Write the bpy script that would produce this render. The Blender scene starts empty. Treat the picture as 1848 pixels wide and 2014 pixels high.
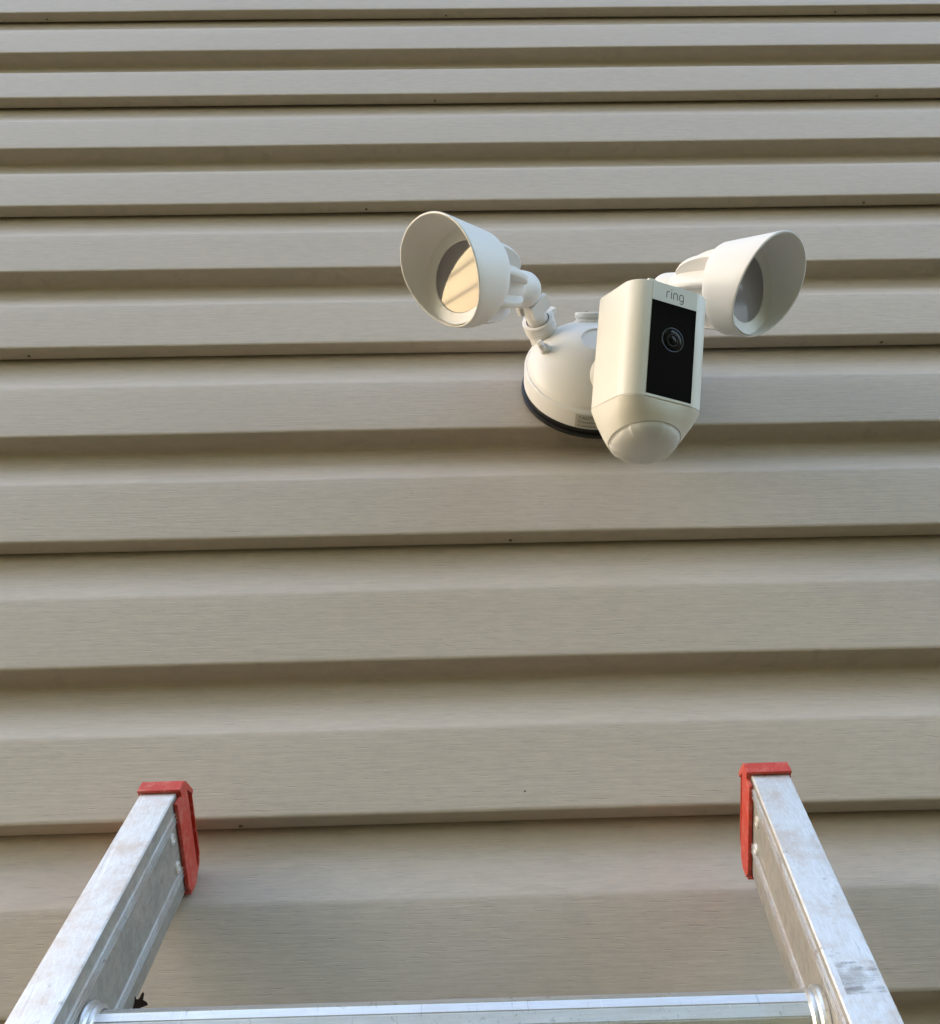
import bpy, bmesh, math, random
import numpy as np
from mathutils import Vector

random.seed(7)
sc = bpy.context.scene
col = sc.collection
PI = math.pi
V = lambda *a: np.array(a, float)

# ------------------------------------------------------------------ camera
ZO = 2.593                                   # height of the reference siding edge above the ground
CAM_RIGHT, CAM_UP, CAM_FWD = V(0.99942, -0.00551, -0.03357), V(0.02042, -0.69150, 0.72209), V(0.02719, 0.72236, 0.69098)
CAM_LOC = V(0, -0.70191, -0.39326 + ZO)
cd = bpy.data.cameras.new('camera')
cd.sensor_fit = 'HORIZONTAL'
cd.sensor_width = 36.0
cd.lens = 36.0 * 2290.0 / 1848.0
cd.clip_start, cd.clip_end = 0.02, 2000
cam = bpy.data.objects.new('camera', cd)
col.objects.link(cam)
from mathutils import Matrix
rt = CAM_RIGHT / np.linalg.norm(CAM_RIGHT)
fw_ = CAM_FWD / np.linalg.norm(CAM_FWD)
up = np.cross(rt, fw_)
cam.matrix_world = Matrix(((rt[0], up[0], -fw_[0], CAM_LOC[0]), (rt[1], up[1], -fw_[1], CAM_LOC[1]),
                           (rt[2], up[2], -fw_[2], CAM_LOC[2]), (0, 0, 0, 1)))
sc.camera = cam

# ------------------------------------------------------------------ sky, sun, exposure
SUN_EL, SUN_AZ = math.radians(13), math.radians(-66)      # low sun on the left, just behind the wall plane
w = bpy.data.worlds.new('World')
sc.world = w
w.use_nodes = True
nt = w.node_tree
sk = nt.nodes.new('ShaderNodeTexSky')
sk.sky_type = 'NISHITA'
sk.sun_disc = False
sk.sun_elevation, sk.sun_rotation = SUN_EL, SUN_AZ
sk.dust_density = 5.0
sk.air_density = 0.85
sk.ozone_density = 0.05
bg = nt.nodes['Background']
bg.inputs[1].default_value = 0.15
nt.links.new(sk.outputs[0], bg.inputs[0])
sd = bpy.data.lights.new('sun', 'SUN')
sd.energy, sd.angle, sd.color = 2.0, math.radians(0.5), (1.0, 0.86, 0.68)
sun = bpy.data.objects.new('sun', sd)
col.objects.link(sun)
tosun = Vector((math.sin(SUN_AZ) * math.cos(SUN_EL), math.cos(SUN_AZ) * math.cos(SUN_EL), math.sin(SUN_EL)))
sun.rotation_euler = tosun.to_track_quat('Z', 'Y').to_euler()
sun.location = (-8, 4, 8)
sc.view_settings.view_transform = 'Standard'
sc.view_settings.look = 'None'
sc.view_settings.gamma = 1.0
sc.view_settings.exposure = 3.35
sc.cycles.use_denoising = True
sc.cycles.max_bounces = 8

# ------------------------------------------------------------------ materials
def mat(name, base, rough=0.5, metal=0.0, spec=0.5):
    m = bpy.data.materials.new(name)
    m.use_nodes = True
    p = m.node_tree.nodes['Principled BSDF']
    p.inputs['Base Color'].default_value = (*base, 1)
    p.inputs['Roughness'].default_value = rough
    p.inputs['Metallic'].default_value = metal
    p.inputs['Specular IOR Level'].default_value = spec
    return m, m.node_tree, p

def N(t, kind, **kw):
    n = t.nodes.new(kind)
    for k, v in kw.items():
        if k.startswith('in_'):
            n.inputs[int(k[3:])].default_value = v
        else:
            setattr(n, k, v)
    return n

def coords(t, scale, rot=(0, 0, 0)):
    tc = N(t, 'ShaderNodeTexCoord')
    mp = N(t, 'ShaderNodeMapping')
    mp.inputs['Scale'].default_value = scale
    mp.inputs['Rotation'].default_value = rot
    t.links.new(tc.outputs['Object'], mp.inputs[0])
    return mp.outputs[0]

def noise(t, vec, scale, detail=4, rough=0.55):
    n = N(t, 'ShaderNodeTexNoise')
    n.inputs['Scale'].default_value = scale
    n.inputs['Detail'].default_value = detail
    n.inputs['Roughness'].default_value = rough
    t.links.new(vec, n.inputs['Vector'])
    return n.outputs['Fac']

def ramp(t, fac, stops):
    r = N(t, 'ShaderNodeValToRGB')
    el = r.color_ramp.elements
    while len(el) < len(stops):
        el.new(0.5)
    for e, (pos, c) in zip(el, stops):
        e.position = pos
        e.color = (*c, 1) if len(c) == 3 else c
    t.links.new(fac, r.inputs[0])
    return r.outputs[0]

def mix(t, fac, a, b, mode='MIX'):
    n = N(t, 'ShaderNodeMix', data_type='RGBA', blend_type=mode)
    for s, v in ((0, fac), (6, a), (7, b)):
        if isinstance(v, (int, float)):
            n.inputs[s].default_value = v
        elif isinstance(v, tuple):
            n.inputs[s].default_value = (*v, 1)
        else:
            t.links.new(v, n.inputs[s])
    return n.outputs[2]

def bump(t, p, h, strength, dist):
    b = N(t, 'ShaderNodeBump')
    b.inputs['Strength'].default_value = strength
    b.inputs['Distance'].default_value = dist
    t.links.new(h, b.inputs['Height'])
    t.links.new(b.outputs[0], p.inputs['Normal'])
    return b

def add(t, a, b, k=1.0):
    m = N(t, 'ShaderNodeMath', operation='MULTIPLY_ADD')
    t.links.new(b, m.inputs[0])
    m.inputs[1].default_value = k
    t.links.new(a, m.inputs[2])
    return m.outputs[0]

M = {}
# vinyl siding: embossed wood grain running along the panel, faint grime
m, t, p = mat('vinyl', (0.42, 0.385, 0.325), 0.44, 0, 0.30)
M['vinyl'] = m
g1 = noise(t, coords(t, (9, 1, 1)), 42, 5, 0.65)
g2 = noise(t, coords(t, (24, 60, 420)), 1.0, 4, 0.6)
dash = ramp(t, noise(t, coords(t, (62, 40, 800)), 1.0, 2, 0.5), [(0.0, (0, 0, 0)), (0.28, (0, 0, 0)), (0.38, (1, 1, 1))])
big = noise(t, coords(t, (1.3, 1, 4)), 2.2, 5, 0.6)
base = mix(t, big, (0.440, 0.368, 0.294), (0.490, 0.412, 0.332))
base = mix(t, ramp(t, g2, [(0.35, (0, 0, 0)), (0.65, (1, 1, 1))]), mix(t, 0.06, base, (0.25, 0.22, 0.17)), base)
mot = noise(t, coords(t, (55, 120, 190)), 1.0, 6, 0.75)
base = mix(t, ramp(t, mot, [(0.40, (0.22, 0.22, 0.22)), (0.60, (0, 0, 0))]), base, (0.27, 0.24, 0.20))
base = mix(t, dash, mix(t, 0.14, base, (0.16, 0.13, 0.09)), base)
t.links.new(base, p.inputs['Base Color'])
oi = N(t, 'ShaderNodeObjectInfo')
base = mix(t, oi.outputs['Random'], base, mix(t, 0.10, base, (0.36, 0.33, 0.29)))
t.links.new(base, p.inputs['Base Color'])
bump(t, p, add(t, g2, dash, 0.7), 0.5, 0.00055)

def plastic(name, base, rough=0.42, dirt=(0.62, 0.58, 0.48), amt=0.25):
    m, t, p = mat(name, base, rough, 0, 0.45)
    n1 = noise(t, coords(t, (1, 1, 1)), 30, 6, 0.7)
    t.links.new(mix(t, ramp(t, n1, [(0.5, (0, 0, 0)), (0.85, (amt, amt, amt))]), base, dirt), p.inputs['Base Color'])
    bump(t, p, noise(t, coords(t, (1, 1, 1)), 1600, 2, 0.5), 0.12, 0.0004)
    M[name] = m
plastic('white_plastic', (0.72, 0.70, 0.68))
plastic('cream_plastic', (0.72, 0.682, 0.605))
plastic('plate_plastic', (0.70, 0.695, 0.66), 0.38)

m, t, p = mat('milky_lens', (0.60, 0.585, 0.56), 0.24, 0, 0.7)
M['milky_lens'] = m
p.inputs['Subsurface Weight'].default_value = 0.35
p.inputs['Subsurface Radius'].default_value = (0.004, 0.004, 0.004)
p.inputs['Subsurface Scale'].default_value = 1.0
m, t, p = mat('black_glass', (0.002, 0.0025, 0.004), 0.08, 0, 0.06)
M['black_glass'] = m
m, t, p = mat('lens_ring', (0.016, 0.019, 0.023), 0.25, 0, 0.35)
M['lens_ring'] = m
m, t, p = mat('deep_lens', (0.003, 0.003, 0.004), 0.05, 0, 0.12)
M['deep_lens'] = m
m, t, p = mat('logo_ink', (0.045, 0.045, 0.045), 0.5)
M['logo_ink'] = m
m, t, p = mat('dark_ink', (0.03, 0.028, 0.022), 0.6)
M['dark_ink'] = m
m, t, p = mat('label_paper', (0.47, 0.45, 0.38), 0.55)
M['label_paper'] = m
m, t, p = mat('gasket_rubber', (0.010, 0.009, 0.009), 0.36, 0, 0.4)
M['gasket_rubber'] = m
m, t, p = mat('lamp_glass', (0.25, 0.235, 0.255), 0.035, 0, 0.75)
M['lamp_glass'] = m
m, t, p = mat('hole_shade', (0.13, 0.11, 0.082), 0.8)
M['hole_shade'] = m
m, t, p = mat('dark_speck', (0.035, 0.028, 0.02), 0.8)
M['dark_speck'] = m

# moulded red plastic with pale scuffs
m, t, p = mat('red_plastic', (0.42, 0.035, 0.028), 0.5, 0, 0.4)
M['red_plastic'] = m
n1 = noise(t, coords(t, (1, 1, 1)), 130, 8, 0.75)
n2 = noise(t, coords(t, (3, 1, 1)), 420, 4, 0.7)
sc1 = ramp(t, add(t, n1, n2, 0.35), [(0.66, (0, 0, 0)), (0.86, (0.6, 0.6, 0.6))])
t.links.new(mix(t, sc1, (0.47, 0.042, 0.026), (0.62, 0.26, 0.20)), p.inputs['Base Color'])
bump(t, p, n2, 0.35, 0.0006)

# weathered extruded aluminium
def aluminium(name, base, rough, streak, metal=0.85, stain=0.5, axis=(1, 1, 1)):
    m, t, p = mat(name, base, rough, metal, 0.5)
    n1 = noise(t, coords(t, (1, 1, 1)), 38, 9, 0.75)
    n2 = noise(t, coords(t, axis), 140, 6, 0.7)
    n3 = noise(t, coords(t, (1, 1, 1)), 110, 7, 0.75)
    c = mix(t, ramp(t, n2, [(0.38, (streak, streak, streak)), (0.62, (0, 0, 0))]), base, (base[0] * .62, base[1] * .60, base[2] * .57))
    c = mix(t, ramp(t, n1, [(0.46, (0, 0, 0)), (0.62, (stain, stain, stain))]), c, (0.60, 0.50, 0.42))
    c = mix(t, ramp(t, n3, [(0.60, (0, 0, 0)), (0.67, (0.45, 0.45, 0.45))]), c, (0.20, 0.17, 0.14))
    n4 = noise(t, coords(t, (220, 25, 25)), 1.0, 3, 0.6)
    c = mix(t, ramp(t, n4, [(0.24, (0.5, 0.5, 0.5)), (0.33, (0, 0, 0))]), c, (0.30, 0.29, 0.28))
    m1 = N(t, 'ShaderNodeMapping')
    m1.inputs['Rotation'].default_value = (math.radians(30), 0, 0)
    m2 = N(t, 'ShaderNodeMapping')
    m2.inputs['Scale'].default_value = (700, 700, 9)
    tc = N(t, 'ShaderNodeTexCoord')
    t.links.new(tc.outputs['Object'], m1.inputs[0])
    t.links.new(m1.outputs[0], m2.inputs[0])
    n5 = noise(t, m2.outputs[0], 1.0, 3, 0.6)
    c = mix(t, ramp(t, n5, [(0.26, (0.55, 0.55, 0.55)), (0.36, (0, 0, 0))]), c, (0.33, 0.32, 0.31))
    c = mix(t, ramp(t, n5, [(0.66, (0, 0, 0)), (0.74, (0.6, 0.6, 0.6))]), c, (0.90, 0.90, 0.89))
    t.links.new(c, p.inputs['Base Color'])
    r = N(t, 'ShaderNodeMapRange')
    r.inputs['To Min'].default_value = rough - 0.10
    r.inputs['To Max'].default_value = rough + 0.16
    t.links.new(n3, r.inputs['Value'])
    t.links.new(r.outputs[0], p.inputs['Roughness'])
    bump(t, p, n2, 0.12, 0.0004)
    M[name] = m
aluminium('rail_metal', (0.76, 0.755, 0.745), 0.44, 0.35, 0.62, 0.75, (6, 1, 1))
aluminium('web_shaded_metal', (0.40, 0.38, 0.345), 0.50, 0.6, 0.50, 0.25, (2, 1, 1))  # darker copy of the rail metal, with the web's shade in its colour
aluminium('rung_metal', (0.76, 0.77, 0.765), 0.36, 0.25, 0.92, 0.18, (0.3, 4, 4))
m, t, p = mat('worn_label', (0.5, 0.5, 0.5), 0.6, 0.35)
M['worn_label'] = m
s1 = noise(t, coords(t, (40, 900, 900), (math.radians(-30), 0, 0)), 1.0, 5, 0.7)
t.links.new(ramp(t, s1, [(0.30, (0.07, 0.07, 0.08)), (0.46, (0.36, 0.36, 0.36)), (0.60, (0.52, 0.52, 0.53))]), p.inputs['Base Color'])
s2 = noise(t, coords(t, (1, 1, 1)), 75, 4, 0.6)
t.links.new(ramp(t, add(t, s2, s1, -0.75), [(0.06, (0, 0, 0)), (0.26, (0.6, 0.6, 0.6))]), p.inputs['Alpha'])
m, t, p = mat('rubber_foot', (0.02, 0.02, 0.02), 0.8)
M['rubber_foot'] = m
m, t, p = mat('dry_scrap', (0.028, 0.014, 0.010), 0.75)
M['dry_scrap'] = m
m, t, p = mat('concrete', (0.33, 0.32, 0.30), 0.85)
M['concrete'] = m
m, t, p = mat('sheathing', (0.05, 0.045, 0.04), 0.9)
M['sheathing'] = m
m, t, p = mat('lawn', (0.07, 0.09, 0.03), 0.9)
M['lawn'] = m
gn = noise(t, coords(t, (1, 1, 1)), 1.7, 8, 0.7)
t.links.new(ramp(t, gn, [(0.3, (0.030, 0.040, 0.014)), (0.7, (0.060, 0.056, 0.026))]), p.inputs['Base Color'])
m, t, p = mat('cable_sheath', (0.02, 0.02, 0.02), 0.7)
M['cable_sheath'] = m
m, t, p = mat('pole_wood', (0.16, 0.11, 0.07), 0.85)
M['pole_wood'] = m

# ------------------------------------------------------------------ mesh helpers (world coordinates, kept relative to the thing's base)
BASE = {}
def thing(name, label, cat, loc, group=None, kind=None):
    o = bpy.data.objects.new(name, None)
    o.empty_display_size = 0.05
    o.location = tuple(loc)
    col.objects.link(o)
    o['label'], o['category'] = label, cat
    if group: o['group'] = group
    BASE[o.name] = V(*loc)
    return o

def obj(name, verts, faces, material, parent=None, smooth=35, label=None, solid=False):
    off = BASE[parent.name] if parent else V(0, 0, 0)
    me = bpy.data.meshes.new(name)
    me.from_pydata([tuple(np.asarray(v, float) - off) for v in verts], [], [tuple(f) for f in faces])
    bm = bmesh.new()
    bm.from_mesh(me)
    bmesh.ops.remove_doubles(bm, verts=bm.verts, dist=1e-7)
    if solid:
        bmesh.ops.recalc_face_normals(bm, faces=bm.faces)
    bm.to_mesh(me)
    bm.free()
    me.materials.append(M[material])
    if smooth:
        me.polygons.foreach_set('use_smooth', [True] * len(me.polygons))
        me.set_sharp_from_angle(angle=math.radians(smooth))
    o = bpy.data.objects.new(name, me)
    col.objects.link(o)
    if parent:
        o.parent = parent
    BASE[o.name] = off
    if label: o['label'] = label
    return o

class MB:
    def __init__(s): s.v, s.f = [], []
    def put(s, vs, fs):
        b = len(s.v)
        s.v += [np.asarray(x, float) for x in vs]
        s.f += [[b + i for i in f] for f in fs]
        return s
    def grid(s, rows, close_u=False, close_v=False):
        """rows of equal-length point lists"""
        n, k = len(rows), len(rows[0])
        fs = []
        for i in range(n if close_v else n - 1):
            for j in range(k if close_u else k - 1):
                fs.append((i * k + j, i * k + (j + 1) % k, ((i + 1) % n) * k + (j + 1) % k, ((i + 1) % n) * k + j))
        return s.put([p for r in rows for p in r], fs)
    def box(s, o, a, b, c):
        """corner o and edge vectors a, b, c"""
        P = [o, o + a, o + a + b, o + b, o + c, o + a + c, o + a + b + c, o + b + c]
        return s.put(P, [(0, 3, 2, 1), (4, 5, 6, 7), (0, 1, 5, 4), (1, 2, 6, 5), (2, 3, 7, 6), (3, 0, 4, 7)])
    def prism(s, poly, d):
        """polygon of points extruded by vector d, capped"""
        n = len(poly)
        P = [np.asarray(p, float) for p in poly] + [np.asarray(p, float) + d for p in poly]
        fs = [tuple(range(n - 1, -1, -1)), tuple(range(n, 2 * n))]
        fs += [(i, (i + 1) % n, n + (i + 1) % n, n + i) for i in range(n)]
        return s.put(P, fs)
    def lathe(s, c, ax, prof, n=48, e=None, caps=True):
        """prof = [(radius, distance along ax)]"""
        ax = ax / np.linalg.norm(ax)
        if e is None:
            e = np.cross(ax, V(0, 0, 1) if abs(ax[2]) < .9 else V(1, 0, 0))
        e = e / np.linalg.norm(e)
        g = np.cross(ax, e)
        rows = [[c + ax * d + r * (math.cos(2 * PI * i / n) * e + math.sin(2 * PI * i / n) * g) for i in range(n)] for r, d in prof]
        s.grid(rows, close_u=True)
        b = len(s.v)
        if caps:
            if prof[0][0] > 1e-6: s.f.append([b - len(prof) * n + i for i in range(n - 1, -1, -1)])
            if prof[-1][0] > 1e-6: s.f.append([b - n + i for i in range(n)])
        return s
    def tube(s, pts, r, n=16):
        pts = [np.asarray(p, float) for p in pts]
        rows = []
        e = None
        for i, p in enumerate(pts):
            d = pts[min(i + 1, len(pts) - 1)] - pts[max(i - 1, 0)]
            d = d / np.linalg.norm(d)
            if e is None:
                e = np.cross(d, V(0.3, 0.2, 1)); 
            e = e - d * (e @ d)
            e = e / np.linalg.norm(e)
            g = np.cross(d, e)
            rr = r[i] if isinstance(r, (list, tuple)) else r
            rows.append([p + rr * (math.cos(2 * PI * k / n) * e + math.sin(2 * PI * k / n) * g) for k in range(n)])
        s.grid(rows, close_u=True)
        b = len(s.v)
        s.f.append([b - len(pts) * n + i for i in range(n - 1, -1, -1)])
        s.f.append([b - n + i for i in range(n)])
        return s
    def ball(s, c, r, n=32, k=16):
        return s.lathe(c, V(0, 0, 1), [(max(r * math.sin(PI * i / k), 1e-7), -r * math.cos(PI * i / k)) for i in range(k + 1)], n, V(1, 0, 0), False)
    def build(s, name, material, parent=None, **kw):
        kw.setdefault('solid', True)
        return obj(name, s.v, s.f, material, parent, **kw)

# ------------------------------------------------------------------ ground
g = MB().put([V(-400, -400, 0), V(400, -400, 0), V(400, 400, 0), V(-400, 400, 0)], [(0, 1, 2, 3)]).build('ground', 'lawn', solid=False)
g['kind'] = 'structure'

# dense evergreen leaves behind the viewer, added to block low front sky light
m, t, p = mat('evergreen', (0.035, 0.055, 0.02), 0.7)
M['evergreen'] = m  # leaf green of the added sky blocker
t.links.new(ramp(t, noise(t, coords(t, (1, 1, 1)), 3.0, 3), [(0.3, (0.025, 0.042, 0.014)), (0.7, (0.065, 0.085, 0.028))]), p.inputs['Base Color'])
rng = random.Random(11)
vs, fs = [], []
for i in range(10000):
    x_ = rng.uniform(-5.0, 6.5)
    top = 8.2 + 0.7 * math.sin(x_ * 2.1) + 0.4 * math.sin(x_ * 5.3 + 1)
    z_ = rng.uniform(0.0, top)
    c_ = V(x_, -4.6 - rng.random() ** 2 * 1.6 - 0.35 * math.sin(x_ * 2.1 + 1) - z_ * 0.06, z_)
    a_ = V(rng.gauss(0, 1), rng.gauss(0, 1), rng.gauss(0, 1)); a_ /= np.linalg.norm(a_)
    b_ = np.cross(a_, V(rng.gauss(0, 1), rng.gauss(0, 1), rng.gauss(0, 1))); b_ /= np.linalg.norm(b_)
    l_ = rng.uniform(.12, .26)
    vs += [c_ - a_ * l_, c_ - b_ * l_ * .45, c_ + a_ * l_, c_ + b_ * l_ * .45]
    fs.append((4 * i, 4 * i + 1, 4 * i + 2, 4 * i + 3))
tl = obj('sky_blocker', vs, fs, 'evergreen', smooth=0)
tl['kind'] = 'stuff'
tl['label'], tl['category'] = 'dense dark evergreen leaves, unseen, added to block low sky light', 'trees'

# ------------------------------------------------------------------ house wall: double Dutch-lap vinyl panels
LAP, DEP, DEP2, FACE = 0.127, 0.0168, 0.0215, 0.53
X0, X1 = -7.0, 5.0
wall = thing('house_wall', 'beige dutch lap vinyl siding wall with alternating crisp and rounded laps', 'wall', (0, 0.1, 0))
xs = list(np.arange(X0, -1.2, 0.35)) + list(np.arange(-1.2, 1.35, 0.035)) + list(np.arange(1.4, X1, 0.35)) + [X1]

def wave(rng, n=5, lo=0.25, hi=2.2):
    k = [(rng.uniform(lo, hi), rng.uniform(0, 6.28), rng.uniform(.3, 1)) for _ in range(n)]
    return lambda x: sum(a * math.sin(x * 6.283 * f + ph) for f, ph, a in k) / n

def course(bottom_lip, top_hem):
    cove = DEP if top_hem else DEP2
    """(y, z) profile of one lap, z from its lower front edge; rounded folds"""
    P = []
    if bottom_lip:                                    # free butt edge: turns up behind the ledge
        P += [(DEP - 0.0027, 0.012), (DEP - 0.0027, 0.0008), (DEP - 0.0031, 0.0002), (DEP - 0.0045, 0.0)]
    else:                                             # folded inner corner
        P += [(DEP2 - 0.0002, -0.0030), (DEP2 - 0.0009, -0.0012), (DEP2 - 0.0026, -0.0002)]
    P += [(DEP * .55, 0.0), (0.0022, 0.0), (0.0008, 0.0003), (0.0001, 0.0012), (0.0, 0.003)]
    P += [(0.0, FACE * LAP * q) for q in (.25, .5, .75, .96)] + [(0.00025, FACE * LAP)]
    for q in (.03, .15, .3, .45, .54, .60, .66, .74, .84, .94):
        P.append((cove * (0.86 * q / .58 if q < .58 else 1 - .14 * ((1 - q) / .42) ** 2.6), (FACE + (1 - FACE) * q) * LAP))
    if top_hem:
        P += [(DEP + 0.0004, LAP), (DEP + 0.0008, LAP + 0.02)]
    return P

np_, k0, k1 = 0, -18, 22
for k in range(k0, k1, 2):
    rng = random.Random(100 + k)
    wy, wz, wb, wm = wave(rng), wave(rng, 4, .2, 1.1), wave(rng, 6, .5, 4.0), wave(rng, 4, .3, 1.5)
    prof = [(y, z, 0) for y, z in course(True, False)] + [(y, z + LAP, 1) for y, z in course(False, True)]
    rows = []
    for x in xs:
        r = []
        for (y, z, c) in prof:
            s = min(1.0, max(0.0, z / (2 * LAP)))
            bow = math.sin(PI * min(1, max(0, (z - c * LAP) / (FACE * LAP))))
            yy = y + 0.0008 * wy(x) * (1 - s) + 0.0010 * bow * wb(x + 3 * c) + 0.0006 * wm(x) * c
            zz = z + 0.0016 * wz(x) * (1 - s * .6) + 0.0008 * wm(x + 5) * c
            r.append(V(x, yy, ZO + k * LAP + zz))
        rows.append(r)
    pn = MB().grid(rows).build('siding_panel', 'vinyl', wall, smooth=40, solid=False)
    # weep holes in the bottom ledge: small discs with hole shade as their colour
    whx = {0: [-.1369], 2: [.0592], 4: [-.3926, .44], 6: [-.074, .491], 8: [.0063, .5763], 10: [-.5395, .0254, .5863]}.get(k, [rng.uniform(-.5, .5)])
    for hx in whx:
        zz = ZO + k * LAP + 0.0016 * wz(hx)
        b = MB().lathe(V(hx, 0.0098 + 0.0008 * wy(hx), zz - 0.0002), V(0, 0, -1), [(0.0017, -0.0014), (0.0015, 0.0002), (0.0008, 0.0003)], 12)
        b.build('weep_hole', 'hole_shade', pn)
MB().lathe(V(0.0549, 0.0004, ZO + 0.0150), V(0, -1, 0), [(0.0007, 0), (0.0007, 0.0003), (0.0004, 0.0004)], 10).build('nail_speck', 'dark_speck', wall)
MB().box(V(X0, 0.022, 0.28), V(X1 - X0, 0, 0), V(0, 0.15, 0), V(0, 0, ZO + k1 * LAP - 0.28)).build('wall_core', 'sheathing', wall, smooth=0)
MB().box(V(X0 + .02, 0.024, -0.1), V(X1 - X0 - .04, 0, 0), V(0, 0.2, 0), V(0, 0, 0.379)).build('foundation', 'concrete', wall, smooth=0)

# ------------------------------------------------------------------ floodlight camera
up_z = lambda p: V(p[0], p[1], p[2] + ZO)
BC = up_z((0.1456, 0, 0.4297))
OUT = V(0, -1, 0)
fx = thing('floodlight_camera', 'white twin lamp floodlight with a security camera mounted on the siding', 'floodlight', BC)
SX = V(1, 0, 0)

MB().lathe(BC, OUT, [(0.02, 0.0002), (0.0645, 0.0002), (0.0660, 0.0010), (0.0664, 0.0024), (0.0660, 0.0036), (0.0646, 0.0042), (0.0630, 0.0046), (0.0630, 0.0066), (0.0640, 0.0070), (0.0642, 0.0102), (0.03, 0.0102)], 96, SX).build('gasket', 'gasket_rubber', fx)
Hd, d1, r1, pw = 0.0644, 0.0312, 0.0612, 1.45
prof = [(0.02, 0.0101), (0.0640, 0.0101), (0.0646, 0.0106), (0.0646, 0.0268), (0.0642, 0.0282), (0.0632, 0.0291), (0.0618, 0.0294), (0.0614, 0.0300)]
for i in range(1, 30):
    a = i / 30 * PI / 2
    r, d = r1 * math.cos(a) ** (2 / pw), d1 + (Hd - d1) * math.sin(a) ** (2 / pw)
    if r > 0.016: prof.append((r, d))
dl = prof[-1][1]
prof += [(0.0155, dl + 0.0006), (0.0148, dl + 0.0004), (0.0144, dl - 0.0006), (0.0, dl - 0.0006)]
base = MB().lathe(BC, OUT, prof, 96, SX, False).build('mount_base', 'white_plastic', fx, smooth=28)
# screw plug on the upper shoulder
pa = V(0, -0.80, 0.60); pa /= np.linalg.norm(pa)
pc = up_z((0.1448, -0.0455, 0.4745))
MB().lathe(pc, pa, [(0.0150, -0.008), (0.0150, 0.0015), (0.0137, 0.0022), (0.0137, 0.0040), (0.0146, 0.0042), (0.0148, 0.0050), (0.0148, 0.0082), (0.0140, 0.0090), (0.0, 0.0093)], 40, None, True).build('screw_plug', 'white_plastic', base)
MB().lathe(pc + pa * 0.0089 + V(-0.004, 0, 0), pa, [(0.0016, 0), (0.0016, 0.0007), (0.0008, 0.0008)], 10).build('screw_slot', 'dark_speck', base)
# lock screw with a wing under the left collar
kc = up_z((0.0992, -0.0470, 0.4330))
ka = V(-0.52, -0.83, -0.20); ka /= np.linalg.norm(ka)
b = MB().lathe(kc - ka * .004, ka, [(0.0052, 0), (0.0052, 0.0070), (0.0044, 0.0080), (0.0, 0.0082)], 24)
kb = np.cross(ka, V(0.9, -.3, .1)); kb /= np.linalg.norm(kb)
kt = np.cross(kb, ka)
wing = [(-.0044, 0), (-.0050, .006), (-.0034, .0115), (0, .0132), (.0034, .0115), (.0050, .006), (.0044, 0)]
b.prism([kc + kb * x_ + ka * y_ - kt * 0.0019 for x_, y_ in wing], kt * 0.0038)
b.build('lock_screw', 'white_plastic', base)

# caution label wrapped round the lower side of the base
def on_rim(th, d, r=0.0648):
    return BC + V(r * math.cos(th), -d, r * math.sin(th))
ths = np.radians(np.linspace(-111.5, -58, 28))
MB().grid([[on_rim(t_, d_, 0.06475) for t_ in ths] for d_ in (0.0112, 0.0264)]).build('caution_label', 'label_paper', base, solid=False)
def text_mesh(s, size):
    cu = bpy.data.curves.new('lettering', 'FONT')
    cu.body, cu.size = s, size
    cu.resolution_u = 3
    o = bpy.data.objects.new('lettering', cu)
    col.objects.link(o)
    me = bpy.data.meshes.new_from_object(o.evaluated_get(bpy.context.evaluated_depsgraph_get()))
    vs, fs = [V(*v.co) for v in me.vertices], [list(q.vertices) for q in me.polygons]
    bpy.data.objects.remove(o)
    bpy.data.curves.remove(cu)
    bpy.data.meshes.remove(me)
    return vs, fs
b = MB()
for s_, d_, sz in (('CAUTION', 0.0214, 0.0046), ('Disconnect', 0.0170, 0.0044), ('Contains no', 0.0126, 0.0044)):
    vs, fs = text_mesh(s_, sz)
    b.put([on_rim(math.radians(-109.2) + v[0] / 0.0648, d_ + v[1], 0.06487) for v in vs], fs)
b.build('label_lettering', 'dark_ink', base, smooth=0, solid=False)

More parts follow.
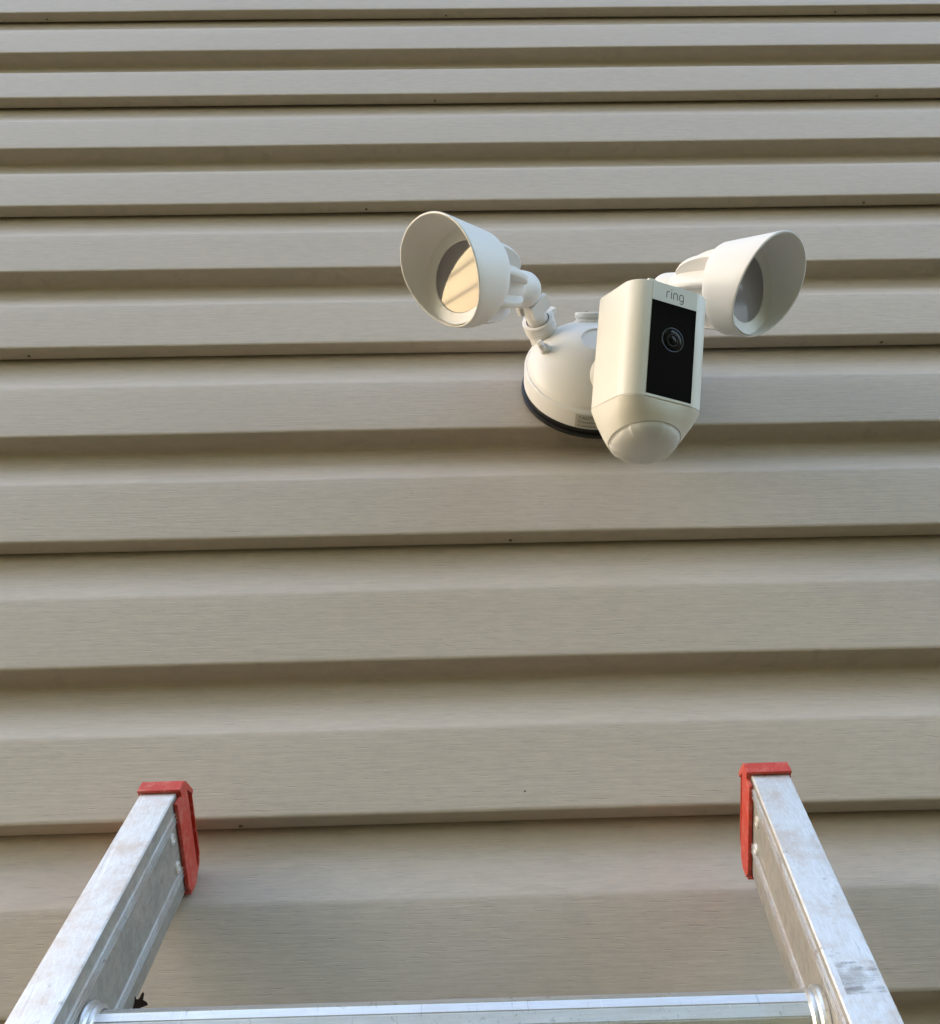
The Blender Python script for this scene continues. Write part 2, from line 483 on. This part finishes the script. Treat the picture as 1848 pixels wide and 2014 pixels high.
# ---- lamp heads
def lamp(side, Lc, yw, el, rl, R, s, d0, tg, te, fl, h2c, h2s, socket):
    Lc = up_z(Lc)
    a = V(math.sin(yw) * math.cos(el), -math.cos(yw) * math.cos(el), math.sin(el))
    e = np.cross(a, V(0, 0, 1)); e /= np.linalg.norm(e)
    g = np.cross(e, a)
    n = 96
    TH = [2 * PI * i / n for i in range(n)]
    P = lambda r, d, th: Lc + a * d + r * (math.cos(th) * e + math.sin(th) * g)
    def rim(th):
        rr = R
        for _ in range(8):
            d = d0 + tg * rr * math.sin(th) + te * rr * math.cos(th) + h2c * math.cos(2 * th) + h2s * math.sin(2 * th)
            rr = R + fl * (d + s)
        return d, rr
    RIM = [rim(th) for th in TH]
    tk = 0.0022
    rows = []
    rows.append([P(R * .45, -s - .004, th) for th in TH])
    rows.append([P(R * .80, -s - .0042, th) for th in TH])
    rows.append([P(R - .0032, -s - .0030, th) for th in TH])
    rows.append([P(R - .0010, -s - .0014, th) for th in TH])
    rows.append([P(R, -s + .001, th) for th in TH])
    for q in (.2, .4, .6, .8, .97):
        rows.append([P(R + fl * q * (d + s), -s + q * (d + s), th) for th, (d, rr) in zip(TH, RIM)])
    rows.append([P(rr - .0002, d, th) for th, (d, rr) in zip(TH, RIM)])
    rows.append([P(rr - .0007, d + .0006, th) for th, (d, rr) in zip(TH, RIM)])
    rows.append([P(rr - tk + .0005, d + .0006, th) for th, (d, rr) in zip(TH, RIM)])
    rows.append([P(rr - tk, d, th) for th, (d, rr) in zip(TH, RIM)])
    ri0 = R + fl * (s + .004) - tk
    for q in (.1, .35, .6, .85):
        rows.append([P((rr - tk) * (1 - q) + ri0 * q, d * (1 - q) + .0060 * q, th) for th, (d, rr) in zip(TH, RIM)])
    rows.append([P(ri0, .0050, th) for th in TH])
    rows.append([P(ri0 - .0012, .0026, th) for th in TH])
    rows.append([P(ri0 - .0036, .0014, th) for th in TH])
    rows.append([P(rl + .0004, .0004, th) for th in TH])
    rows.append([P(rl + .0001, -.0012, th) for th in TH])
    head = MB().grid(rows, close_u=True).build('lamp_head', 'white_plastic', fx, smooth=32)
    MB().lathe(Lc, a, [(rl + .0006, -.0022), (rl + .0006, -.0010), (rl - .0004, -.0007), (0, -.0007)], 72, e, True).build('lens', 'lamp_glass', head, smooth=8)
    # heat-sink fins round the rear, and the neck
    for i in range(8):
        th = 2 * PI * (i + .5) / 8 + (0.12 if side < 0 else -0.2)
        rd = math.cos(th) * e + math.sin(th) * g
        tn = np.cross(a, rd)
        pts = [(0.0, -s + .001), (R - .0035, -s + .001)]
        for q in np.linspace(0.06, 1.0, 12):
            pts.append(((R - .004 - .012) * math.sqrt(max(0, 1 - q ** 2.4)) + .012, -s - .050 * q))
        pts.append((0.0, -s - .050))
        hw_ = .0027
        # rounded fin edge: three layers
        b = MB()
        lay = [(-hw_, .0008), (-hw_ * .6, 0.0), (hw_ * .6, 0.0), (hw_, .0008)]
        cx, cy = .012, -s - .015
        rows = []
        for o_, ins in lay:
            row = []
            for r_, d_ in pts:
                vx, vy = cx - r_, cy - d_
                L = math.hypot(vx, vy)
                row.append(Lc + rd * (r_ + vx / L * ins) + a * (d_ + vy / L * ins) + tn * o_)
            rows.append(row)
        b.grid(rows, close_u=True)
        k = len(pts)
        b.f.append(list(range(k - 1, -1, -1)))
        b.f.append(list(range(3 * k, 4 * k)))
        b.build('heat_fin', 'white_plastic', head, smooth=45)
    K = Lc - a * .0875
    MB().lathe(Lc, -a, [((R - .016) * .30 * math.sqrt(max(0, 1 - q ** 2.0)) + .0150 + .0014 * q, s + .001 + .049 * q) for q in (0, .12, .25, .4, .55, .7, .82, .92, .98)] + [(.0164, s + .052), (.0164, .070), (.0166, .076)] +
               [(max(.0166 * math.cos(q), 1e-6), .0815 + .0166 * math.sin(q) * .95) for q in np.linspace(0, PI / 2, 12)], 48, None, True).build('neck', 'white_plastic', head)
    # arm: threaded stem, forked top, collar ring with its stop tab
    S = up_z(socket)
    ax = K - S
    L = np.linalg.norm(ax)
    ax = ax / L
    e2 = np.cross(ax, a); e2 /= np.linalg.norm(e2)
    g2 = np.cross(ax, e2)
    arm = MB().lathe(S, ax, [(.0098, -.016), (.0098, .010), (.0094, L * .55), (.0080, L * .90)], 40, e2).build('arm', 'white_plastic', fx)
    b = MB()
    for sg in (-1, 1):
        poly = [(-.0105, L * .46), (.0105, L * .46), (.0112, L * .58), (.0106, L * .80), (-.0106, L * .80), (-.0112, L * .58)]
        b.prism([S + g2 * x_ + ax * y_ + e2 * sg * .0064 for x_, y_ in poly], e2 * sg * .0046)
    b.build('fork', 'white_plastic', arm)
    MB().lathe(S, ax, [(.0132, -.020), (.0128, -.004), (.0140, -.0026), (.0146, -.0010), (.0146, .0010), (.0141, .0024)], 48, e2).build('socket', 'white_plastic', arm)
    cl = MB().lathe(S + ax * .0026, ax, [(.0108, .0003), (.0142, .0003), (.0148, .0008), (.0148, .0078), (.0143, .0086), (.0112, .0086), (.0108, .0078)], 48, e2, False).build('collar', 'white_plastic', arm)
    td = V(0.75 * -side * -1, 0.0, 0.66) if False else V(0.80, 0.10, 0.60)
    if side > 0: td = V(-0.80, 0.10, 0.60)
    td = td - ax * (td @ ax); td /= np.linalg.norm(td)
    tt = np.cross(ax, td)
    b = MB()
    b.prism([S + td * x_ + ax * y_ - tt * .0026 for x_, y_ in ((.0135, .0035), (.0205, .0050), (.0215, .0085), (.0195, .0104), (.0135, .0104))], tt * .0052)
    b.build('stop_tab', 'white_plastic', arm)
    return head

lamp(-1, (0.024, -0.135, 0.4211), -0.9018, -0.5319, 0.0300, 0.0411, 0.0130, 0.0251, 0.3061, -0.3359, 0.0946, 0.0002, 0.0035, (0.0976, -0.0450, 0.4670))
hr = lamp(1, (0.2698, -0.110, 0.4343), 1.0001, -0.6129, 0.0295, 0.0403, 0.0172, 0.0220, 0.3495, 0.1863, 0.1023, 0.0011, -0.0013, (0.1936, -0.0450, 0.4670))

# ---- camera unit
CC = up_z((0.177219, -0.155, 0.292456))
br, bq, bn = V(0.913764, 0.394113, 0.098538), V(0.125942, -0.505430, 0.853627), V(0.386229, -0.767604, -0.511480)
pw_, ph_, hw, dp, cb, qt, qb = 0.0400, 0.07425, 0.0355, 0.0586, 0.01628, 0.05258, -0.0395
LQ = lambda r, q, n: CC + br * r + bq * q + bn * n
ca = hw - pw_ / 2
def outline(ins=0.0):
    """closed outline (r, n) from front centre going right"""
    P = []
    for i in range(7): P.append((pw_ / 2 * i / 6, 0.0))
    for i in range(1, 13):
        a = i / 12 * PI / 2
        P.append((pw_ / 2 + ca * math.sin(a), -cb * (1 - math.cos(a))))
    for i in range(1, 6): P.append((hw, -cb - (dp - .008 - cb) * i / 5))
    for i in range(1, 6):
        a = i / 5 * PI / 2
        P.append((hw - .008 * (1 - math.cos(a)), -dp + .008 - .008 * math.sin(a)))
    for i in range(1, 6): P.append(((hw - .008) * (1 - i / 5), -dp))
    full = P + [(-r, n) for r, n in P[-2:0:-1]]
    if ins:
        out = []
        m = len(full)
        for i in range(m):
            (ax_, ay_), (bx_, by_) = full[i - 1], full[(i + 1) % m]
            tx, ty = bx_ - ax_, by_ - ay_
            L = math.hypot(tx, ty)
            out.append((full[i][0] + ty / L * ins, full[i][1] - tx / L * ins))
        cx = sum(p_[0] for p_ in full) / m
        # make sure we moved inwards
        if abs(out[10][0]) > abs(full[10][0]):
            out = [(2 * f[0] - o[0], 2 * f[1] - o[1]) for f, o in zip(full, out)]
        return out
    return full
OUTL, IN1, IN2 = outline(), outline(.0005), outline(.0018)
b = MB()
rows = [[LQ(r, qb, n) for r, n in OUTL], [LQ(r, qt - .0018, n) for r, n in OUTL], [LQ(r, qt - .0005, n) for r, n in IN1], [LQ(r, qt, n) for r, n in IN2]]
rows.insert(1, [LQ(r, 0.0, n) for r, n in OUTL])
b.grid(rows, close_u=True)
k = len(OUTL)
b.f.append([len(b.v) - k + i for i in range(k)])
b.f.append([i for i in range(k - 1, -1, -1)])
unit = b.build('camera_body', 'cream_plastic', fx, smooth=24)
# tapered skirt down to the motion sensor
beta = 0.3282
sax = -bq * math.cos(beta) + bn * math.sin(beta)
sg = bn * math.cos(beta) + bq * math.sin(beta)
SC_ = LQ(0, -0.0630, -0.0298)
SR = 0.0272
cxn = -0.0298
angs = [math.atan2(n - cxn, r) for r, n in OUTL]
def ringp(rad, d, a): return SC_ + sax * d + rad * (math.cos(a) * br + math.sin(a) * sg)
rows = [[LQ(r, qb + .0004, n) for r, n in outline(.0007)], [LQ(r, qb - .0003, n) for r, n in IN1]]
end = [ringp(SR + .0012, 0.0, a) for a in angs]
start = [LQ(r, qb - .0009, n) for r, n in OUTL]
for q in (0.0, .25, .5, .75, .96):
    bul = 0.0012 * math.sin(PI * q)
    rows.append([s_ * (1 - q) + e_ * q + (s_ - LQ(0, qb, cxn)) / (np.linalg.norm(s_ - LQ(0, qb, cxn))) * bul for s_, e_ in zip(start, end)])
rows.append([ringp(SR + .0006, .0008, a) for a in angs])
rows.append([ringp(SR - .0004, .0004, a) for a in angs])
rows.append([ringp(SR - .0012, -.002, a) for a in angs])
skirt = MB().grid(rows, close_u=True).build('sensor_skirt', 'cream_plastic', fx, smooth=28)
# domed sensor lens, with shallow facet ribs
b = MB()
nn = 96
prof = [(SR - .0002, -.003), (SR + .0001, .0006)] + [((SR - .0003) * math.cos(q) ** 0.95, .0010 + .0118 * math.sin(q)) for q in np.linspace(0, PI / 2 - .02, 16)]
rows = []
frg = random.Random(3)
fac = [frg.uniform(-.045, .012) for _ in range(12)]
for r, d in prof:
    rows.append([ringp(r * (1 + (fac[i // 8] if d > .0022 else 0)), d, 2 * PI * i / nn) for i in range(nn)])
b.grid(rows, close_u=True)
b.f.append([len(b.v) - nn + i for i in range(nn)])
b.build('motion_sensor', 'milky_lens', skirt, smooth=16)
# faceplate, black glass, lens rings
plate = MB().box(LQ(-pw_ / 2 + .0002, ph_ / 2 + .0001, -.0005), br * (pw_ - .0004), bq * (qt - .0007 - ph_ / 2), bn * .0010).build('logo_plate', 'plate_plastic', fx, smooth=0)
glass = MB().box(LQ(-pw_ / 2 + .0003, -ph_ / 2, -.0005), br * (pw_ - .0006), bq * ph_, bn * .0009).build('glass_panel', 'black_glass', fx, smooth=0)
MB().box(LQ(-pw_ / 2 + .0002, qb + .0004, -.0005), br * (pw_ - .0004), bq * (-ph_ / 2 - qb - .0006), bn * .0008).build('lower_trim', 'plate_plastic', fx, smooth=0)
LN = LQ(-.0002, .0085, .0004)
MB().lathe(LN, bn, [(.0084, 0), (.0086, .0005), (.0092, .0008), (.0098, .0005), (.0100, 0)], 56, br, False).build('lens_ring', 'lens_ring', glass)
MB().lathe(LN, bn, [(.0083, .0001), (.0060, .0006), (.0047, .0005), (.0045, .0001), (.0038, .0002), (.0, .0012)], 48, br, False).build('camera_lens', 'deep_lens', glass)
MB().lathe(LN, bn, [(.0042, .0004), (.0043, .0008), (.0047, .0008), (.0048, .0004)], 40, br, False).build('inner_ring', 'lens_ring', glass)
MB().lathe(LN + br * .0008 + bq * .0006, bn, [(.0140, 0), (.0141, .00015), (.0143, .00015), (.0144, 0)], 56, br, False).build('outer_ring', 'black_glass', glass)
# maker's lettering on the plate
def ribbon(b, pts, wd, zn):
    pts = [V(*p_) for p_ in pts]
    L, R_ = [], []
    for i, p_ in enumerate(pts):
        d = pts[min(i + 1, len(pts) - 1)] - pts[max(i - 1, 0)]
        d = d / np.linalg.norm(d)
        nrm = V(-d[1], d[0])
        if i == 0: p_ = p_ - d * wd * .2
        if i == len(pts) - 1: p_ = p_ + d * wd * .2
        L.append(p_ + nrm * wd / 2); R_.append(p_ - nrm * wd / 2)
    f3 = lambda q: LQ(q[0], q[1], zn)
    b.grid([[f3(q) for q in L], [f3(q) for q in R_]])
arc = lambda cx, cy, rx, ry, a0, a1, n=10: [(cx + rx * math.cos(math.radians(a0 + (a1 - a0) * i / n)), cy + ry * math.sin(math.radians(a0 + (a1 - a0) * i / n))) for i in range(n + 1)]
b = MB()
wd, zn, yb, yx = .00072, .00056, .0414, .0466
ribbon(b, [(-.0076, yb), (-.0076, yx - .0017)] + arc(-.0059, yx - .0017, .0017, .0017, 180, 70), wd, zn)
ribbon(b, [(-.0035, yb), (-.0035, yx)], wd, zn)
b.put([LQ(-.0035 + .00055 * math.cos(i * PI / 4), .0485 + .00055 * math.sin(i * PI / 4), zn) for i in range(8)], [list(range(8))])
ribbon(b, [(-.0015, yb), (-.0015, yx - .0017)] + arc(.0002, yx - .0017, .0017, .0017, 180, 0) + [(.0019, yb)], wd, zn)
ribbon(b, [(.0073, yb + .0016)] + [(.0073, yx - .0017)] + arc(.0056, yx - .0017, .0017, .0017, 0, 180) + [(.0039, yb + .0015)] + arc(.0056, yb + .0016, .0017, .0017, 180, 355), wd, zn)
ribbon(b, [(.0073, yx - .0017), (.0073, yb - .0005)] + arc(.0056, yb - .0005, .0017, .0017, 0, -140), wd, zn)
b.build('logo_lettering', 'logo_ink', plate, smooth=0, solid=False)
# latch on top, small ball-jointed arm behind
MB().box(LQ(-.0225, qt - .0004, -.0052), br * .007, bq * .0022, bn * .0030).build('latch', 'cream_plastic', unit, smooth=0)
b = MB()
b.tube([BC + V(.008, -.052, -.004), BC + V(.009, -.074, -.016), BC + V(.008, -.088, -.046), LQ(-.004, .030, -.064), LQ(-.002, .020, -.056)], [.0095, .0105, .0115, .012, .012], 24)
arm2 = b.build('camera_arm', 'white_plastic', fx)
MB().ball(up_z((0.1462, -0.083, 0.3530)), .0182).build('ball_joint', 'white_plastic', arm2)

# little grime specks inside the right hood
# ------------------------------------------------------------------ ladder
LT = up_z((-0.18856, -0.05856, -0.013722))
lu, lv, ln = V(0.997079, -0.067645, -0.035470), V(-0.064557, -0.498153, -0.864683), V(-0.040822, -0.864446, 0.501065)
LW, LF, LD = 0.39835, 0.022833, 0.070686
lad = thing('ladder', 'worn aluminium ladder with red plastic end caps leaning against the siding', 'ladder', tuple(LT + lu * LW / 2 + lv * 2.9))
LP = lambda u, v, n: LT + lu * u + lv * v + ln * n
def ru(side, u): return u if side < 0 else LW - u
RUNG0, RSTEP, RN = 0.1755, 0.3048, -0.0358
for side in (-1, 1):
    U = lambda u: ru(side, u)
    length = ((LP(U(.01), 0, -.035))[2] - 0.022) / (-lv[2])
    # C-channel section: web on the inside with two groups of three ribs
    t_ = 0.0030
    sec = [(0, -.0010), (.0006, -.0002), (.0014, 0), (LF - .0008, 0), (LF, -.0008)]
    ribs = [-.0098, -.0124, -.0150, -.0472, -.0499, -.0526] if side < 0 else [-.0050, -.0074, -.0098, -.0420, -.0444, -.0468]
    for n_ in ribs:
        sec += [(LF, n_ + .0003), (LF + .0011, n_ + .00022), (LF + .0011, n_ - .00022), (LF, n_ - .0003)]
    sec += [(LF, -LD + .0095), (LF - .0006, -LD + .0050), (LF - .0022, -LD + .0016), (LF - .0048, -LD), (.001, -LD), (0, -LD + .001), (0, -LD + .0030), (LF - t_ - .002, -LD + .0030), (LF - t_, -LD + .006),
            (LF - t_, -.0034), (LF - t_ - .001, -.0028), (.0004, -.0028), (0, -.0022)]
    rail = MB().prism([LP(U(u_), 0, n_) for u_, n_ in sec], lv * length).build('rail', 'rail_metal', lad, smooth=30)
    rail.data.materials.append(M['web_shaded_metal'])
    for pl in rail.data.polygons:                      # dull, darker finish on the web between the ribs, shade put into the colour
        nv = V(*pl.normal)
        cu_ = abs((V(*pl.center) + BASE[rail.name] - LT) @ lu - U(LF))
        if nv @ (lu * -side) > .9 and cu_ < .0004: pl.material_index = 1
    for (v_, n_) in (((.0187, -.0212), (.0164, -.0421)) if side < 0 else ((.0217, -.0190), (.0197, -.0390))):
        MB().lathe(LP(U(LF - .0005), v_, n_), lu * -side, [(.0040, 0), (.0040, .0008), (.0036, .0015), (.0022, .0020), (.0019, .0014), (.0, .0014)], 24).build('rivet', 'rail_metal', rail)
    # red end cap
    cap_o = [(.0085, .0012), (.0085, .0024), (-.0105, .0024), (-.0128, .0010), (-.0245, -.0118), (-.0268, -.0150), (-.0262, -.0640), (-.0225, -.0700), (-.0080, -.0765), (.0040, -.0775), (.0085, -.0765)]
    b = MB()
    b.prism([LP(U(LF + .0004), v_, n_) for v_, n_ in [(.0085, -.0030), (-.0128, -.0030), (-.0128, -.0640), (-.0066, -.0688), (.0040, -.0684), (.0085, -.0620)]], lu * -side * .0026)
    b.prism([LP(U(LF - .0012), v_, n_) for v_, n_ in [(-.0005, -.0036), (-.0260, -.0150), (-.0255, -.0588), (-.0080, -.0704), (-.0005, -.0704)]], lu * side * (LF - .0012))
    b.prism([LP(U(-.0012), v_, n_) for v_, n_ in [(-.0225, -.0100), (-.0245, -.0118), (-.0268, -.0150), (-.0262, -.0590), (-.0225, -.0655), (-.0080, -.0718), (.0010, -.0722), (.0010, -.0708), (-.0075, -.0700), (-.0215, -.0645), (-.0250, -.0585), (-.0256, -.0155)]], lu * -side * (LF + .0024))
    b.prism([LP(U(-.0012), v_, n_) for v_, n_ in [(.0012, .0006), (.0012, .0026), (-.0100, .0026), (-.0128, .0010), (-.0245, -.0118), (-.0225, -.0140), (-.0110, -.0036), (-.0005, -.0036), (-.0005, .0006)]], lu * -side * (LF + .0042))
    cap = b.build('end_cap', 'red_plastic', lad, smooth=25)
    bv = cap.modifiers.new('soft_edges', 'BEVEL')
    bv.width, bv.segments, bv.limit_method = 0.0007, 2, 'ANGLE'
    # rubber foot
    ft = LP(U(LF / 2), length - .02, -LD / 2)
    b = MB()
    q = V(LP(U(LF / 2), length, -LD / 2)[0], LP(U(LF / 2), length, -LD / 2)[1], 0)
    b.box(q + V(-.03, -.055, .001), V(.06, 0, 0), V(0, .11, 0), V(0, 0, .022))
    b.box(q + V(-.017, -.03, .020), V(.004, 0, 0), V(0, .06, 0), V(0, .02, .07))
    b.build('foot_pad', 'rubber_foot', lad, smooth=0)
    if side > 0:
        # worn remains of a sticker on the front flange
        b = MB()
        b.grid([[LP(LW - LF + .0035 + (.0180) * i / 8, v_, .0003) for i in range(9)] for v_ in (.1735, .1800, .1880, .1955)])
        b.build('worn_sticker', 'worn_label', rail, smooth=0, solid=False, label='grey smeared sticker remains on the front of the rail')

# rungs with swaged collars
for i in range(9):
    vv = RUNG0 + RSTEP * i
    sec = []
    R0 = .0168
    for j in range(15):                       # ribbed tube: flats with a fine groove along each edge
        a0 = math.radians(79.7) + j * 2 * PI / 15
        for da, rr in ((-.12, R0 * .985), (-.035, R0 * .998), (-.012, R0 * .965), (.012, R0 * .965), (.035, R0 * .998), (.12, R0 * .985)):
            sec.append((rr * math.cos(a0 + da), rr * math.sin(a0 + da)))
    u0, u1 = LF - .002, LW - LF + .002
    b = MB()
    rows = []
    for uu in (u0, LW / 2, u1):
        rows.append([LP(uu, vv + (.0022 * (1 - 2 * uu / LW) if i == 0 else 0) + x_, RN + y_) for x_, y_ in sec])
    b.grid(rows, close_u=True)
    k = len(sec)
    b.f.append(list(range(k - 1, -1, -1)))
    b.f.append(list(range(2 * k, 3 * k)))
    rg = b.build('rung', 'rung_metal', lad, smooth=40)
    for side in (-1, 1):
        d = lu * -side
        cpt = LP(ru(side, LF), vv, RN)
        MB().lathe(cpt, d, [(.0190, -.0005), (.0200, .0010), (.0204, .0024), (.0199, .0038), (.0186, .0045), (.0181, .0050), (.0187, .0060), (.0184, .0072), (.0172, .0082), (.0162, .0084)], 48, None, False).build('collar', 'rung_metal', rg)

# ragged dark scrap stuck on the left rail above the rung
rng = random.Random(5)
b = MB()
c0 = LP(LF, .1095, -.0660)
out_ = [(-.0050, -.0034), (-.0052, .0020), (-.0042, .0052), (-.0030, .0040), (-.0010, .0012), (.0012, .0018), (.0034, .0060), (.0040, .0052), (.0032, .0004), (.0062, -.0006), (.0064, -.0014), (.0034, -.0022), (.0016, -.0036), (.0010, -.0052), (-.0002, -.0036), (-.0026, -.0046)]
sx_ = -lv * .55 - ln * .75; sx_ /= np.linalg.norm(sx_)
ex, ey = V(1, 0, 0), up
ex = rt - lu * 0; 
rows = []
for lay, h in ((1.0, .0002), (1.05, .0016), (.8, .0030)):
    rows.append([c0 + ex * x_ * lay * .9 + ey * y_ * lay * .9 + lu * .0 - ln * .0 + (lu * .6 + ln * .6) * (h + rng.uniform(-.0004, .0006)) for x_, y_ in out_])
b.grid(rows, close_u=True)
k = len(out_)
b.f.append(list(range(k - 1, -1, -1)))
b.f.append(list(range(2 * k, 3 * k)))
so = b.build('debris_scrap', 'dry_scrap', None, smooth=0)
so['label'] = 'tiny ragged dark brown scrap stuck on the ladder rail just above the rung'
so['category'] = 'debris'

# ------------------------------------------------------------------ service cables from the far end of the wall to a post in the side yard
post = thing('cable_post', 'grey weathered wooden post carrying two service cables in the side yard', 'post', (-6.0, -8.7, 0))
b = MB()
b.lathe(V(-6.0, -8.7, -0.2), V(0, 0, 1), [(.075, 0), (.070, 1.5), (.064, 3.0), (.060, 3.04), (.0, 3.06)], 20)
b.build('shaft', 'pole_wood', post)
for z0, z1, tx in ((3.705, 1.76, 'lower'), (3.703, 2.55, 'upper')):
    pts = []
    for i in range(25):
        q = i / 24
        pts.append(V(-6.0, 0.0 - 8.64 * q, z0 + (z1 - z0) * q))
    o = MB().tube(pts, .0085, 8).build('service_cable', 'cable_sheath')
    o['label'] = 'black service cable from the wall to the %s fixing on the yard post' % tx
    o['category'] = 'cable'
    o['group'] = 'service cables'
